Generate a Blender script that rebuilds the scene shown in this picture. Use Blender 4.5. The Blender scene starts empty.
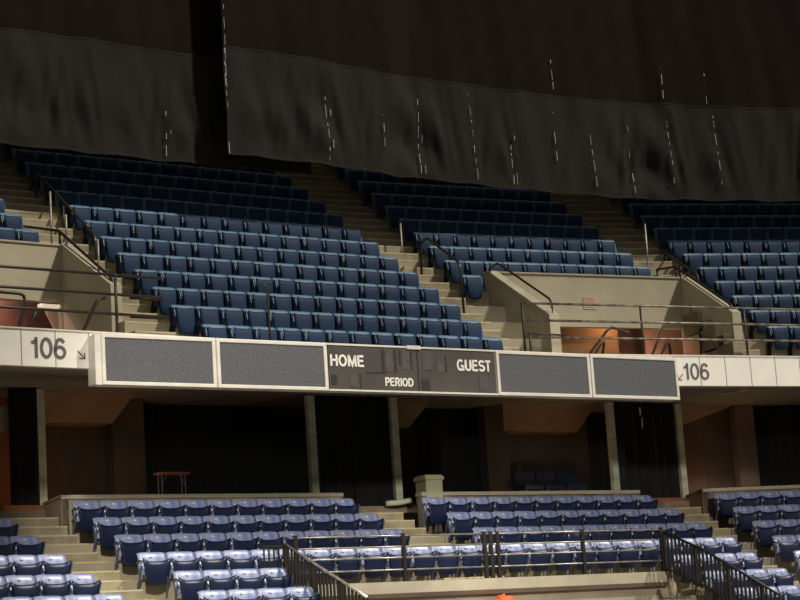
import bpy, bmesh, math, random
from mathutils import Vector, Matrix
random.seed(7)
PI = math.pi
ZC = 1.7                      # eye height of the photographer above the arena floor
COL = bpy.context.scene.collection

# ------------------------------------------------------------------ plan of the bowl
# each seating section is straight; neighbouring sections meet in a mitre at the aisle centre
UP = dict(p=(0.66243, 0.60301, 0.45723, 0.27505), X=-0.21044, Y=44.82955, L1=8.83628, L2=6.83142)
LO = dict(p=(0.72774, 0.60040, 0.59008, 0.31112), X=-0.72875, Y=40.33388, L1=7.83191, L2=8.03003)
ZA, RU, HU = 9.91046, 0.73244, 0.49542      # upper deck: first lit row back top, run, rise
RL, HL, ZL = 0.85678, 0.3855, 3.27          # lower bowl
OF = -7.36                                  # fascia offset in front of the first lit row
def U(p): return Vector((math.cos(p), math.sin(p)))
def N(p): return Vector((-math.sin(p), math.cos(p)))
def verts_of(F):
    V12 = Vector((F['X'], F['Y']))
    return (V12 - F['L1']*U(F['p'][1]), V12, V12 + F['L2']*U(F['p'][2]))
def org(F, i): return verts_of(F)[(0, 1, 1, 2)[i]]
def W(F, i, t, o, z=0.0):
    q = org(F, i) + t*U(F['p'][i]) + o*N(F['p'][i])
    return Vector((q.x, q.y, z + ZC))
def mit(F, j, o, z=0.0):
    n1, n2 = N(F['p'][j]), N(F['p'][j+1])
    q = verts_of(F)[j] + o*(n1+n2)/(1+n1.dot(n2))
    return Vector((q.x, q.y, z + ZC))
def place(ob, F, i, t=0, o=0, z=0):
    ob.location = W(F, i, t, o, z); ob.rotation_euler = (0, 0, F['p'][i])
    return ob

# ------------------------------------------------------------------ materials
def mat(name, col, rough=.6, metal=0., noise=0., scale=3., col2=None, bump=0., spec=.5, detail=4, bscale=None, emit=None):
    m = bpy.data.materials.new(name); m.use_nodes = True
    nt = m.node_tree; b = nt.nodes['Principled BSDF']
    b.inputs['Roughness'].default_value = rough; b.inputs['Metallic'].default_value = metal
    b.inputs['Specular IOR Level'].default_value = spec
    b.inputs['Base Color'].default_value = (*col, 1)
    tc = nt.nodes.new('ShaderNodeTexCoord')
    if noise or col2:
        n = nt.nodes.new('ShaderNodeTexNoise'); n.inputs['Scale'].default_value = scale; n.inputs['Detail'].default_value = detail
        nt.links.new(tc.outputs['Object'], n.inputs['Vector'])
        r = nt.nodes.new('ShaderNodeValToRGB'); r.color_ramp.elements[0].position = .35; r.color_ramp.elements[1].position = .65
        c2 = col2 or tuple(c*(1-noise) for c in col)
        r.color_ramp.elements[0].color = (*c2, 1); r.color_ramp.elements[1].color = (*col, 1)
        nt.links.new(n.outputs['Fac'], r.inputs['Fac']); nt.links.new(r.outputs['Color'], b.inputs['Base Color'])
    if bump:
        n2 = nt.nodes.new('ShaderNodeTexNoise'); n2.inputs['Scale'].default_value = bscale or scale*6; n2.inputs['Detail'].default_value = 3
        nt.links.new(tc.outputs['Object'], n2.inputs['Vector'])
        bp = nt.nodes.new('ShaderNodeBump'); bp.inputs['Strength'].default_value = bump; bp.inputs['Distance'].default_value = .02
        nt.links.new(n2.outputs['Fac'], bp.inputs['Height']); nt.links.new(bp.outputs['Normal'], b.inputs['Normal'])
    if emit:
        b.inputs['Emission Color'].default_value = (*emit[0], 1); b.inputs['Emission Strength'].default_value = emit[1]
    return m
M = {}
M['conc'] = mat('concrete', (.42, .375, .26), .85, noise=.22, scale=1.3, bump=.3)
M['conc_wall'] = mat('concrete_wall', (.52, .48, .35), .8, noise=.15, scale=.9, bump=.3)
M['conc_dirty'] = mat('concrete_dirty', (.30, .24, .17), .85, noise=.5, scale=2.2, bump=.3)
M['step'] = mat('step_concrete', (.40, .35, .235), .85, noise=.4, scale=2.5, bump=.3)
M['nosing'] = mat('step_nosing', (.62, .54, .33), .7, noise=.2, scale=5)
M['cream'] = mat('cream_paint', (.52, .48, .36), .6, noise=.18, scale=2)
M['soffit'] = mat('soffit_plaster', (.30, .27, .22), .8, noise=.2, scale=2)
M['white_panel'] = mat('white_panel', (.84, .82, .75), .45, noise=.07, scale=2)
M['joint'] = mat('panel_joint', (.25, .24, .21), .7)
M['letter'] = mat('grey_lettering', (.10, .10, .095), .6)
M['white_letter'] = mat('white_lettering', (.82, .80, .74), .5)
M['alu'] = mat('aluminium_frame', (.74, .71, .64), .45, metal=.0, noise=.12, scale=4)
M['board'] = mat('scoreboard_face', (.070, .064, .058), .6, noise=.25, scale=1.6)
M['patch'] = mat('digit_window', (.035, .034, .033), .5, noise=.4, scale=9)
M['patch2'] = mat('faded_digit_window', (.085, .08, .073), .7, noise=.35, scale=5)
M['led'] = mat('display_mesh', (.115, .12, .135), .5, col2=(.075, .08, .09), scale=26, detail=2)
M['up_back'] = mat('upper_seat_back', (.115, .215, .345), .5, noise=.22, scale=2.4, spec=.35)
M['up_pan'] = mat('upper_seat_pan', (.021, .052, .118), .6, noise=.25, scale=2.1, spec=.15)  # same chair as the lower pan; brighter light put into lighter blue
M['lo_back'] = mat('lower_seat_back_sheen', (.40, .45, .66), .34, scale=6, spec=.5, col2=(.18, .235, .47))  # overhead gloss on the backrests put into the pale mottled colour
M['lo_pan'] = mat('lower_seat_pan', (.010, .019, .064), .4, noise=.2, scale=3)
M['bracket'] = mat('seat_bracket', (.11, .15, .27), .3, metal=.2)
M['gap_shade'] = mat('upper_gap_shade', (.006, .012, .028), .8, spec=.1)  # shade between upper seats put into a near-black plate
M['glint_sliver'] = mat('pale_bracket_glint', (.75, .77, .80), .3)  # bracket arm highlight put into a pale sliver
M['up_glint_sliver'] = mat('upper_bracket_glint', (.20, .26, .33), .4)
M['plate'] = mat('number_plate', (.8, .8, .8), .3)
M['rail_dark'] = mat('dark_rail', (.030, .024, .019), .45, metal=.2)
M['rail_worn'] = mat('worn_rail', (.30, .27, .20), .45, metal=.3, col2=(.07, .055, .04), scale=6)
M['steel'] = mat('pale_steel', (.55, .53, .48), .3, metal=.5, noise=.4, scale=5)
M['pole_pale'] = mat('pale_pole', (.50, .45, .36), .4, metal=.2, noise=.5, scale=4)
M['post'] = mat('pale_post', (.80, .82, .62), .6, noise=.45, scale=2.5)
M['curtain'] = mat('charcoal_curtain', (.024, .022, .0195), .8, spec=.15, noise=.18, scale=1.4, bump=.6, bscale=5)
M['curtain_up'] = mat('brown_curtain', (.0145, .0085, .0065), .85, spec=.1, noise=.25, scale=.8, bump=.5, bscale=4)
M['hem'] = mat('curtain_hem', (.033, .029, .025), .9, spec=.1)
M['leak'] = mat('pale_light_leak', (.8, .78, .72), .5)  # light leaking through curtain seams put into a pale colour
M['brown'] = mat('brown_plaster', (.13, .085, .058), .85, noise=.35, scale=1.2)
M['tan'] = mat('tan_plaster', (.36, .235, .13), .85, noise=.25, scale=1.4)
M['pier'] = mat('pier_plaster', (.20, .135, .10), .85, noise=.3, scale=1.4)
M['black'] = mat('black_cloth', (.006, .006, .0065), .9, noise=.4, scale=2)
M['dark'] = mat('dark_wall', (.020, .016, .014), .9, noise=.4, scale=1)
M['orange'] = mat('orange_brown_wall', (.33, .115, .045), .8, noise=.3, scale=1.5)
M['salmon'] = mat('salmon_lamplight', (.80, .46, .31), .8, noise=.15, scale=1.5)  # lamp light put into a brightened salmon colour
M['orange_tunnel'] = mat('tunnel_orange_wall', (.40, .235, .10), .8, noise=.2, scale=2)
M['pinkwhite'] = mat('pale_pink_lamplight', (.88, .68, .55), .7, noise=.1, scale=2)  # lamp light in the left tunnel put into pale pink
M['maroon'] = mat('maroon_wall', (.13, .05, .035), .8, noise=.3, scale=2)
M['box'] = mat('pale_green_paint', (.50, .51, .34), .6, noise=.12, scale=3)
M['redtop'] = mat('red_laminate', (.75, .16, .10), .5, col2=(.6, .4, .26), scale=14)
M['mauve'] = mat('mauve_wall', (.34, .27, .32), .8, noise=.3, scale=2)
M['orangecloth'] = mat('orange_cloth', (.95, .16, .05), .7, noise=.2, scale=5)
M['beige'] = mat('beige_cloth', (.60, .50, .33), .8, noise=.3, scale=8)
M['sign_pink'] = mat('pinkish_sign', (.62, .50, .44), .6)
M['sign_red'] = mat('red_marks', (.48, .08, .07), .6)
M['floor'] = mat('arena_floor', (.10, .08, .07), .7, noise=.3, scale=.5)
def brickmat():
    m = mat('brick', (.13, .07, .055), .85)
    nt = m.node_tree; b = nt.nodes['Principled BSDF']
    t = nt.nodes.new('ShaderNodeTexBrick'); t.inputs['Scale'].default_value = 5
    t.inputs['Color1'].default_value = (.16, .085, .065, 1); t.inputs['Color2'].default_value = (.11, .06, .05, 1); t.inputs['Mortar'].default_value = (.2, .13, .1, 1)
    mp = nt.nodes.new('ShaderNodeMapping'); mp.inputs['Rotation'].default_value = (PI/2, 0, 0)
    tc = nt.nodes.new('ShaderNodeTexCoord'); nt.links.new(tc.outputs['Object'], mp.inputs['Vector']); nt.links.new(mp.outputs['Vector'], t.inputs['Vector'])
    nt.links.new(t.outputs['Color'], b.inputs['Base Color']); return m
M['brick'] = brickmat()
def glassmat():
    m = bpy.data.materials.new('thin_glass'); m.use_nodes = True; nt = m.node_tree
    nt.nodes.remove(nt.nodes['Principled BSDF']); out = nt.nodes['Material Output']
    a = nt.nodes.new('ShaderNodeBsdfTransparent'); g = nt.nodes.new('ShaderNodeBsdfGlossy'); g.inputs['Roughness'].default_value = .12
    a.inputs['Color'].default_value = (.86, .9, .92, 1)
    f = nt.nodes.new('ShaderNodeFresnel'); f.inputs['IOR'].default_value = 1.22
    mx = nt.nodes.new('ShaderNodeMixShader'); nt.links.new(f.outputs[0], mx.inputs[0]); nt.links.new(a.outputs[0], mx.inputs[1]); nt.links.new(g.outputs[0], mx.inputs[2])
    nt.links.new(mx.outputs[0], out.inputs['Surface']); return m
M['glass'] = glassmat()

# ------------------------------------------------------------------ mesh helpers
def newbm(): return bmesh.new()
def box(bm, x0, x1, y0, y1, z0, z1):
    v = [bm.verts.new((x, y, z)) for z in (z0, z1) for y in (y0, y1) for x in (x0, x1)]
    for f in ((0, 2, 3, 1), (4, 5, 7, 6), (0, 1, 5, 4), (2, 6, 7, 3), (0, 4, 6, 2), (1, 3, 7, 5)): bm.faces.new([v[i] for i in f])
def prism(bm, pts, z0, z1):
    """vertical prism on world plan points; z0/z1 may be numbers or per-point lists"""
    n = len(pts)
    a = z0 if isinstance(z0, (list, tuple)) else [z0]*n
    b = z1 if isinstance(z1, (list, tuple)) else [z1]*n
    lo = [bm.verts.new((p[0], p[1], a[i])) for i, p in enumerate(pts)]
    hi = [bm.verts.new((p[0], p[1], b[i])) for i, p in enumerate(pts)]
    bm.faces.new(lo[::-1]); bm.faces.new(hi)
    for i in range(n):
        j = (i+1) % n; bm.faces.new([lo[i], lo[j], hi[j], hi[i]])
def extr(bm, poly, x0, x1):
    """polygon in (y,z) extruded along x"""
    a = [bm.verts.new((x0, y, z)) for y, z in poly]; b = [bm.verts.new((x1, y, z)) for y, z in poly]
    bm.faces.new(a); bm.faces.new(b[::-1])
    for i in range(len(poly)):
        j = (i+1) % len(poly); bm.faces.new([a[j], a[i], b[i], b[j]])
def tube(bm, pts, r, seg=8, closed=False):
    pts = [Vector(p) for p in pts]; rings = []
    for i, p in enumerate(pts):
        d = (pts[min(i+1, len(pts)-1)] - pts[max(i-1, 0)]).normalized()
        a = d.cross(Vector((0, 0, 1)))
        if a.length < .05: a = d.cross(Vector((0, 1, 0)))
        a.normalize(); b = d.cross(a)
        rings.append([bm.verts.new(p + r*(math.cos(k*2*PI/seg)*a + math.sin(k*2*PI/seg)*b)) for k in range(seg)])
    for q, s in zip(rings, rings[1:]):
        for k in range(seg): bm.faces.new([q[k], q[(k+1) % seg], s[(k+1) % seg], s[k]])
    bm.faces.new(rings[0][::-1]); bm.faces.new(rings[-1])
def bend(pts, r=.12, n=4):
    """round the corners of a polyline"""
    pts = [Vector(p) for p in pts]; out = [pts[0]]
    for i in range(1, len(pts)-1):
        a, b, c = pts[i-1], pts[i], pts[i+1]
        ra = min(r, (a-b).length/2); rc = min(r, (c-b).length/2)
        p0 = b+(a-b).normalized()*ra; p2 = b+(c-b).normalized()*rc
        for k in range(n+1):
            s = k/n; out.append((1-s)**2*p0 + 2*s*(1-s)*b + s*s*p2)
    out.append(pts[-1]); return out
def obj(name, bm, m, parent=None, smooth=False, bevel=0):
    bmesh.ops.recalc_face_normals(bm, faces=bm.faces)
    me = bpy.data.meshes.new(name); bm.to_mesh(me); bm.free()
    me.materials.append(m)
    if smooth:
        for p in me.polygons: p.use_smooth = True
    o = bpy.data.objects.new(name, me); COL.objects.link(o)
    if parent: o.parent = parent
    if bevel:
        b = o.modifiers.new('bevel', 'BEVEL'); b.width = bevel; b.segments = 2
    return o
def tag(o, label, cat, group=None, kind=None):
    o['label'] = label; o['category'] = cat
    if group: o['group'] = group
    if kind: o['kind'] = kind
    return o
def struct(o, label=None, cat=None):
    o['kind'] = 'structure'
    if label: o['label'] = label
    if cat: o['category'] = cat
    return o
def empty(name, loc=(0, 0, 0), rz=0):
    e = bpy.data.objects.new(name, None); COL.objects.link(e); e.location = loc; e.rotation_euler = (0, 0, rz); e.empty_display_size = .1
    return e
def xy(p): return (p.x, p.y)

# ------------------------------------------------------------------ terraces
def edge(F, i, side, o, lim):
    """plan point at a section's left/right end: its mitre, or t=lim"""
    if lim is not None: return W(F, i, lim, o)
    return mit(F, i-1, o) if side == 'l' else mit(F, i, o)
def slab(bm, F, i, tl, tr, o0, o1, z0, z1):
    P = [edge(F, i, 'l', o0, tl), edge(F, i, 'r', o0, tr), edge(F, i, 'r', o1, tr), edge(F, i, 'l', o1, tl)]
    prism(bm, [xy(p) for p in P], z0+ZC, z1+ZC)
LIM = {0: (-9, None), 1: (None, None), 2: (None, None), 3: (None, 12)}
def zsof(o): return 5.2+.46*(min(o, -3.9)+7.31)/3.41 - .03
def ztu(k): return ZA - .85 - HU*k
def ztl(k): return ZL - .85 - HL*k
WL, WR, WL0 = 1.62, 6.68, -.55      # tunnel side-wall positions in the upper deck
names = ('left', 'centre', 'tunnel', 'right')
for i in range(4):
    bm = newbm(); tl, tr = LIM[i]
    for k in range(-9, 9):
        o0, o1 = -RU*k-.62, -RU*k+.115
        zt = ztu(k); zb = max(zt-.5, zsof(o1))
        if zt < 5.2: continue
        if k >= 3 and i == 2:
            slab(bm, UP, 2, None, WL-.12, o0, o1, zb, zt); slab(bm, UP, 2, WR+.12, None, o0, o1, zb, zt)
        elif k >= 3 and i == 0: slab(bm, UP, 0, WL0+.12, None, o0, o1, zb, zt)
        else: slab(bm, UP, i, tl, tr, o0, o1, zb, zt)
    struct(obj('upper_terrace', bm, M['conc']), f'stepped concrete terrace of the upper deck, {names[i]} section', 'terrace')
    bm = newbm()
    for k in range(0, 9):
        o0, o1 = -RL*k-1.1, -RL*k-.24 + (.24 if k == 0 else 0)
        zt = ztl(k); zb = zt-.45
        if k >= 4: zb = -ZC
        if k >= 4 and i == 1: slab(bm, LO, 1, None, -4.5, o0, o1, zb, zt)
        elif k >= 4 and i == 2: slab(bm, LO, 2, 4.25, None, o0, o1, zb, zt)
        else: slab(bm, LO, i, tl, tr, o0, o1, zb, zt)
    struct(obj('lower_terrace', bm, M['conc']), f'stepped concrete terrace of the lower bowl, {names[i]} section', 'terrace')

def wedge(bm, F, j, tl, tr, o0, o1, z0, z1):
    """block across an aisle: from t=tl in section j to t=tr in section j+1"""
    P = [W(F, j, tl, o0), mit(F, j, o0), W(F, j+1, tr, o0), W(F, j+1, tr, o1), mit(F, j, o1), W(F, j, tl, o1)]
    prism(bm, [xy(p) for p in P], z0+ZC, z1+ZC)
# upper aisle steps: (mitre, left limit, right limit)
for j, tl, tr, where in ((0, -.42, -8.12, 'left of the centre upper block'), (1, -.72, .66, 'right of the centre upper block'), (2, 6.88, .86, 'right of the big concrete tunnel')):
    bm = newbm(); bn = newbm()
    for k in range(-8, 8):
        a, b = tl, tr
        if j == 2 and k < 2: a = 6.27
        of_ = -RU*k-.62; z = ztu(k+1)
        if j == 0: a = -.42 if k >= 2 else -.62
        wedge(bm, UP, j, a, b, of_-RU/2, of_, max(z-.05, zsof(of_)), z+HU/2)
        for (oo, zz) in ((of_-RU/2, z+HU/2), (of_, ztu(k))):
            wedge(bn, UP, j, a, b, oo-.004, oo+.03, zz-.03, zz+.004)
    st = struct(obj('aisle_steps', bm, M['step']), f'concrete aisle steps {where}', 'steps')
    obj('step_edge', bn, M['nosing'], st)
for j, tl, tr, kk, where in ((0, -.86, -7.04, 8, 'at the left edge of the lower bowl'), (1, -.75, .70, 3, 'behind the front railing'), (2, 7.02, .72, 8, 'at the right of the lower bowl')):
    bm = newbm(); bn = newbm()
    for k in range(-1, kk):
        of_ = -RL*k-1.1 if k >= 0 else -.24
        if k < 0:
            for q in range(3):
                wedge(bm, LO, j, tl, tr, -.67+q*.40, .72, 2.42-.05, 2.42+.195*(q+1))
                wedge(bn, LO, j, tl, tr, -.674+q*.40, -.64+q*.40, 2.42+.195*(q+1)-.025, 2.42+.195*(q+1)+.004)
            continue
        z = ztl(k+1)
        wedge(bm, LO, j, tl, tr, of_-RL/2, of_, z-.05, z+HL/2)
        for (oo, zz) in ((of_-RL/2, z+HL/2), (of_, ztl(k))):
            wedge(bn, LO, j, tl, tr, oo-.004, oo+.035, zz-.025, zz+.004)
    st = struct(obj('aisle_steps', bm, M['step']), f'concrete aisle steps {where}', 'steps')
    obj('step_edge', bn, M['nosing'], st)

# ------------------------------------------------------------------ seats
def grid_shell(bm, f, nu, nv, th):
    """closed shell: front surface f(u,v), back surface pushed by th(u,v) vector"""
    A = [[bm.verts.new(f(u/nu, v/nv)) for u in range(nu+1)] for v in range(nv+1)]
    B = [[bm.verts.new(f(u/nu, v/nv)+th(u/nu, v/nv)) for u in range(nu+1)] for v in range(nv+1)]
    for v in range(nv):
        for u in range(nu):
            bm.faces.new([A[v][u], A[v][u+1], A[v+1][u+1], A[v+1][u]])
            bm.faces.new([B[v][u], B[v+1][u], B[v+1][u+1], B[v][u+1]])
    for v in range(nv):
        bm.faces.new([A[v][0], A[v+1][0], B[v+1][0], B[v][0]]); bm.faces.new([A[v][nu], B[v][nu], B[v+1][nu], A[v+1][nu]])
    for u in range(nu):
        bm.faces.new([A[0][u], B[0][u], B[0][u+1], A[0][u+1]]); bm.faces.new([A[nv][u], A[nv][u+1], B[nv][u+1], B[nv][u]])
def lerp_path(P, s):
    s = s*(len(P)-1); i = min(int(s), len(P)-2); f = s-i
    return [a*(1-f)+b*f for a, b in zip(P[i], P[i+1])]
BACK = [(-.10, .46), (-.085, .56), (-.06, .66), (-.035, .75), (-.008, .815), (.018, .845), (.045, .842)]
def seat_back(w):
    bm = newbm(); hw = w/2-.008
    def f(u, v):
        x = 2*u-1; y, z = lerp_path(BACK, v)
        return Vector((x*hw, y + .030*(1-x*x) - .01, z - .028*abs(x)**5*(v**2)))
    grid_shell(bm, f, 8, 6, lambda u, v: Vector((0, .012, -.012)))
    return bm
PANU = [(-.125, .27, .15), (-.150, .30, .165), (-.165, .42, .185), (-.165, .56, .20), (-.155, .68, .205), (-.135, .755, .203)]
PAN = [(-.125, .27, .17), (-.155, .30, .185), (-.185, .40, .205), (-.20, .52, .228), (-.205, .60, .252), (-.20, .665, .270)]
def seat_pan(w):
    bm = newbm(); s = w/.557; up_ = w < .54; PP = PANU if up_ else PAN; kk = .25 if up_ else 1
    def f(u, v):
        x = 2*u-1; y, z, h = lerp_path(PP, v)
        return Vector((x*h*s, y - .03*(1-x*x)*(1-v) - .045*kk*abs(x)**4*v, z + .055*kk*abs(x)**3*v - .02*(1-v)*(1-x*x)))
    grid_shell(bm, f, 8, 5, lambda u, v: Vector((0, .035, .004)))
    return bm
def ribbon(bm, pts, wd, x0, x1):
    for (y0, z0), (y1, z1) in zip(pts, pts[1:]):
        d = Vector((y1-y0, z1-z0)).normalized(); n = Vector((-d.y, d.x))*wd/2; e = d*wd*.3
        extr(bm, [(y0-e.x+n.x, z0-e.y+n.y), (y1+e.x+n.x, z1+e.y+n.y), (y1+e.x-n.x, z1+e.y-n.y), (y0-e.x-n.x, z0-e.y-n.y)], x0, x1)
def bracket(x):
    bm = newbm()
    ribbon(bm, [(-.02, .66), (-.13, .70), (-.205, .675)], .032, x-.012, x+.012)
    ribbon(bm, [(-.205, .675), (-.155, .56), (-.125, .42), (-.03, .30), (.03, .0)], .042, x-.010, x+.010)
    ribbon(bm, [(-.04, .66), (-.09, .45), (-.06, .33)], .03, x-.008, x+.008)
    return bm
def gap_shade_bracket(x):
    bm = newbm()
    extr(bm, [(-.03, .76), (-.09, .765), (-.145, .74), (-.185, .60), (-.15, .40), (-.05, .30), (-.03, .0), (.03, .0), (.0, .35), (-.06, .45), (-.04, .60)], x-.042, x+.042)
    return bm
def glint_sliver(x, w):
    bm = newbm(); d = .012 if w > .54 else .006
    P = [(-.225, .60), (-.205, .67), (-.17, .725), (-.155, .72), (-.185, .66), (-.20, .60)] if w > .54 else [(-.20, .58), (-.19, .64), (-.17, .72), (-.16, .72), (-.17, .64), (-.18, .58)]
    extr(bm, P, x-d, x+d); return bm
def num_plate():
    bm = newbm(); box(bm, -.028, .028, -.030, -.022, .758, .785)
    bmesh.ops.rotate(bm, verts=bm.verts, cent=(0, -.026, .77), matrix=Matrix.Rotation(-.35, 3, 'X'))
    return bm
def proto_meshes(w, mb, mp, plate):
    d = {}; up_ = not plate; bf, bmt = (gap_shade_bracket, M['gap_shade']) if up_ else (bracket, M['bracket'])
    for nm, bm, m, sm in (('backrest', seat_back(w), mb, True), ('seat_pan', seat_pan(w), mp, True), ('bracket', bf(-w/2), bmt, False), ('bracket_glint', glint_sliver(-w/2, w), M['up_glint_sliver'] if up_ else M['glint_sliver'], False), ('end_bracket', bracket(w/2), M['up_pan'] if up_ else bmt, False)) + ((('number_plate', num_plate(), M['plate'], False),) if plate else ()):  # pale slivers are painted highlights; the upper bracket plate paints gap shade
        o = obj(nm, bm, m, smooth=sm); d[nm] = o.data; bpy.data.objects.remove(o)
    return d
PW = dict(U=proto_meshes(.52, M['up_back'], M['up_pan'], False), L=proto_meshes(.557, M['lo_back'], M['lo_pan'], True))
ORD = ['', 'first', 'second', 'third', 'fourth', 'fifth', 'sixth', 'seventh', 'eighth', 'ninth', 'tenth', 'eleventh', 'twelfth', 'thirteenth', 'fourteenth', 'fifteenth']
NSEAT = [0]
def seat(F, i, t, o, z, kind, label, group, last=False):
    e = empty('stadium_seat', W(F, i, t, o, z), F['p'][i] + random.uniform(-.012, .012))
    tag(e, label, 'seat', group); NSEAT[0] += 1
    for nm, me in PW[kind].items():
        if nm == 'end_bracket' and (not last or kind == 'U'): continue
        c = bpy.data.objects.new('bracket' if nm == 'end_bracket' else nm, me); COL.objects.link(c); c.parent = e
        if nm == 'seat_pan':
            a = random.uniform(-.05, .03); c.rotation_euler = (a, 0, 0); c.location = (0, 0, random.uniform(-.006, .006))
def row(F, i, t0, pitch, n, k, kind, blk, rowname, frm='from the left', rev=False, start=1):
    R_, zt = (RU, ztu(k)) if kind == 'U' else (RL, ztl(k))
    o = -R_*k - (0 if kind == 'U' else .40)
    tint = 'mid-blue' if kind == 'U' else 'navy'
    for s in range(n):
        idx = (n-1-s if rev else s) + start
        seat(F, i, t0+pitch*(s+.5), o, zt, kind, f'{tint} seat, {ORD[idx]} {frm} in the {rowname}, {blk}', f'{tint} seats in the {rowname}, {blk}', s == n-1)
# upper deck, lit rows
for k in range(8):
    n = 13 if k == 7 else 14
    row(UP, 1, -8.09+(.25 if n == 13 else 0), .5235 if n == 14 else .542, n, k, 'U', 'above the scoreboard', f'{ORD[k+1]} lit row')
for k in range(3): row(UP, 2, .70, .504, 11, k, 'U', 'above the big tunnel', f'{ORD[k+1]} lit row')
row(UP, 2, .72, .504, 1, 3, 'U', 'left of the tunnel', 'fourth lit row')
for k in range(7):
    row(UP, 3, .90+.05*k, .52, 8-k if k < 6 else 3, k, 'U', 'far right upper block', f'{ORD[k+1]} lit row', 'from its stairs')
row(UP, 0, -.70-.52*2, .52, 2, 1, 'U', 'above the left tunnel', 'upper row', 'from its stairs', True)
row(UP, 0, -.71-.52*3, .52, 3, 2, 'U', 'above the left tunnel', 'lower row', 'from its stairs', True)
# lower bowl
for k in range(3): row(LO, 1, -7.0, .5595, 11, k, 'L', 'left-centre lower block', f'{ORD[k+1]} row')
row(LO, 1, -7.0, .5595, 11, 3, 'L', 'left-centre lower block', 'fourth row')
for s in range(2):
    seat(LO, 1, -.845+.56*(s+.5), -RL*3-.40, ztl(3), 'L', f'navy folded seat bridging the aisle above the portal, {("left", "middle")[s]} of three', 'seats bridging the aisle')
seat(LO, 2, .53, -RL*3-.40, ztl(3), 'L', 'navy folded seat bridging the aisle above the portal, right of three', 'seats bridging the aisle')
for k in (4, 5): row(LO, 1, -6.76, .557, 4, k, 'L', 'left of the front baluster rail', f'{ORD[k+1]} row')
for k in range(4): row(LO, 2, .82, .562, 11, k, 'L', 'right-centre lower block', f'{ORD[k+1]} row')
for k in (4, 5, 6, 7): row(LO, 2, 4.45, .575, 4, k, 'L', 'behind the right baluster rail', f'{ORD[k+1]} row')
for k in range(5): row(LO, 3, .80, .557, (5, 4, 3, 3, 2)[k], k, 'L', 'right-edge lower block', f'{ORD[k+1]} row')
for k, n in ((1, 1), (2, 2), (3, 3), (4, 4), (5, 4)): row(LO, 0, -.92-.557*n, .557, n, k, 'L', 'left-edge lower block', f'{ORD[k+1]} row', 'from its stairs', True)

# the shadowed rows under and behind the curtains: past the 300 largest, one object
bm = newbm()
prim = []
for nm in ('backrest', 'seat_pan'):
    prim.append(PW['U'][nm])
for i, t0, pitch, n in ((0, -8.0, .52, 14), (1, -8.09, .5235, 14), (2, .70, .504, 11), (3, .86, .52, 12)):
    for k in range(-7, 0) if i else range(-7, 1):
        for s in range(n):
            mt = Matrix.Translation(W(UP, i, t0+pitch*(s+.5), -RU*k, ztu(k))) @ Matrix.Rotation(UP['p'][i], 4, 'Z')
            for pi, me in enumerate(prim):
                n0 = len(bm.verts); f0 = len(bm.faces); bm.from_mesh(me); bm.verts.ensure_lookup_table(); bm.faces.ensure_lookup_table()
                bmesh.ops.transform(bm, matrix=mt, verts=bm.verts[n0:])
                for f in bm.faces[f0:]: f.material_index = pi
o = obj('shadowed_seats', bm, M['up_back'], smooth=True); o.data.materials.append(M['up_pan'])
tag(o, 'dark blue folded seats in shadow beneath the hanging curtains', 'seats', kind='stuff')

# ------------------------------------------------------------------ upper deck structure
def sheet(bm, F, i, tl, tr, o0, z0, o1, z1, th):
    """sloping slab from (o0, top z0) to (o1, top z1)"""
    P = [edge(F, i, 'l', o0, tl), edge(F, i, 'r', o0, tr), edge(F, i, 'r', o1, tr), edge(F, i, 'l', o1, tl)]
    zz = [z0+ZC, z0+ZC, z1+ZC, z1+ZC]
    prism(bm, [xy(p) for p in P], [z-th for z in zz], zz)
for i in range(4):
    bm = newbm(); tl, tr = LIM[i]
    sheet(bm, UP, i, tl, tr, OF+.05, 5.2, -3.9, 5.66, .1)
    sheet(bm, UP, i, tl, tr, -3.9, 5.66, 7.5, 5.7, .12)
    struct(obj('ceiling', bm, M['soffit']), f'plaster soffit under the upper deck, {names[i]} section', 'ceiling')
# fascia
for nm, i, tl, tr, tt, side in (('fascia_left', 0, -9, None, [-4.13+.62*q for q in range(-5, 6)], 'left'), ('fascia_right', 2, None, None, [3.34+.63*q for q in range(-4, 6)], 'right'), ('fascia_centre', 1, None, None, [], 'centre'), ('fascia_far', 3, None, 12, [.2+.63*q for q in range(-2, 12)], 'far right')):
    bm = newbm(); slab(bm, UP, i, tl, tr, OF, OF+.12, 5.10, 5.71)
    f = struct(obj(nm, bm, M['white_panel']), f'white panelled fascia band of the upper deck, {side} stretch', 'fascia')
    bm = newbm()
    for t in tt: 
        a = W(UP, i, t-.008, OF-.004); b = W(UP, i, t+.008, OF-.004); c = W(UP, i, t+.008, OF+.01); d = W(UP, i, t-.008, OF+.01)
        prism(bm, [xy(a), xy(b), xy(c), xy(d)], 5.105+ZC, 5.705+ZC)
    if tt: obj('panel_joint', bm, M['joint'], f)
    bm = newbm(); slab(bm, UP, i, tl, tr, OF-.02, OF+.14, 5.71, 5.735); obj('cap', bm, M['alu'], f)

def arc(cx, cy, rx, ry, a0, a1, n=12):
    return [(cx+rx*math.cos(math.radians(a0+(a1-a0)*k/n)), cy+ry*math.sin(math.radians(a0+(a1-a0)*k/n))) for k in range(n+1)]
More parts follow.
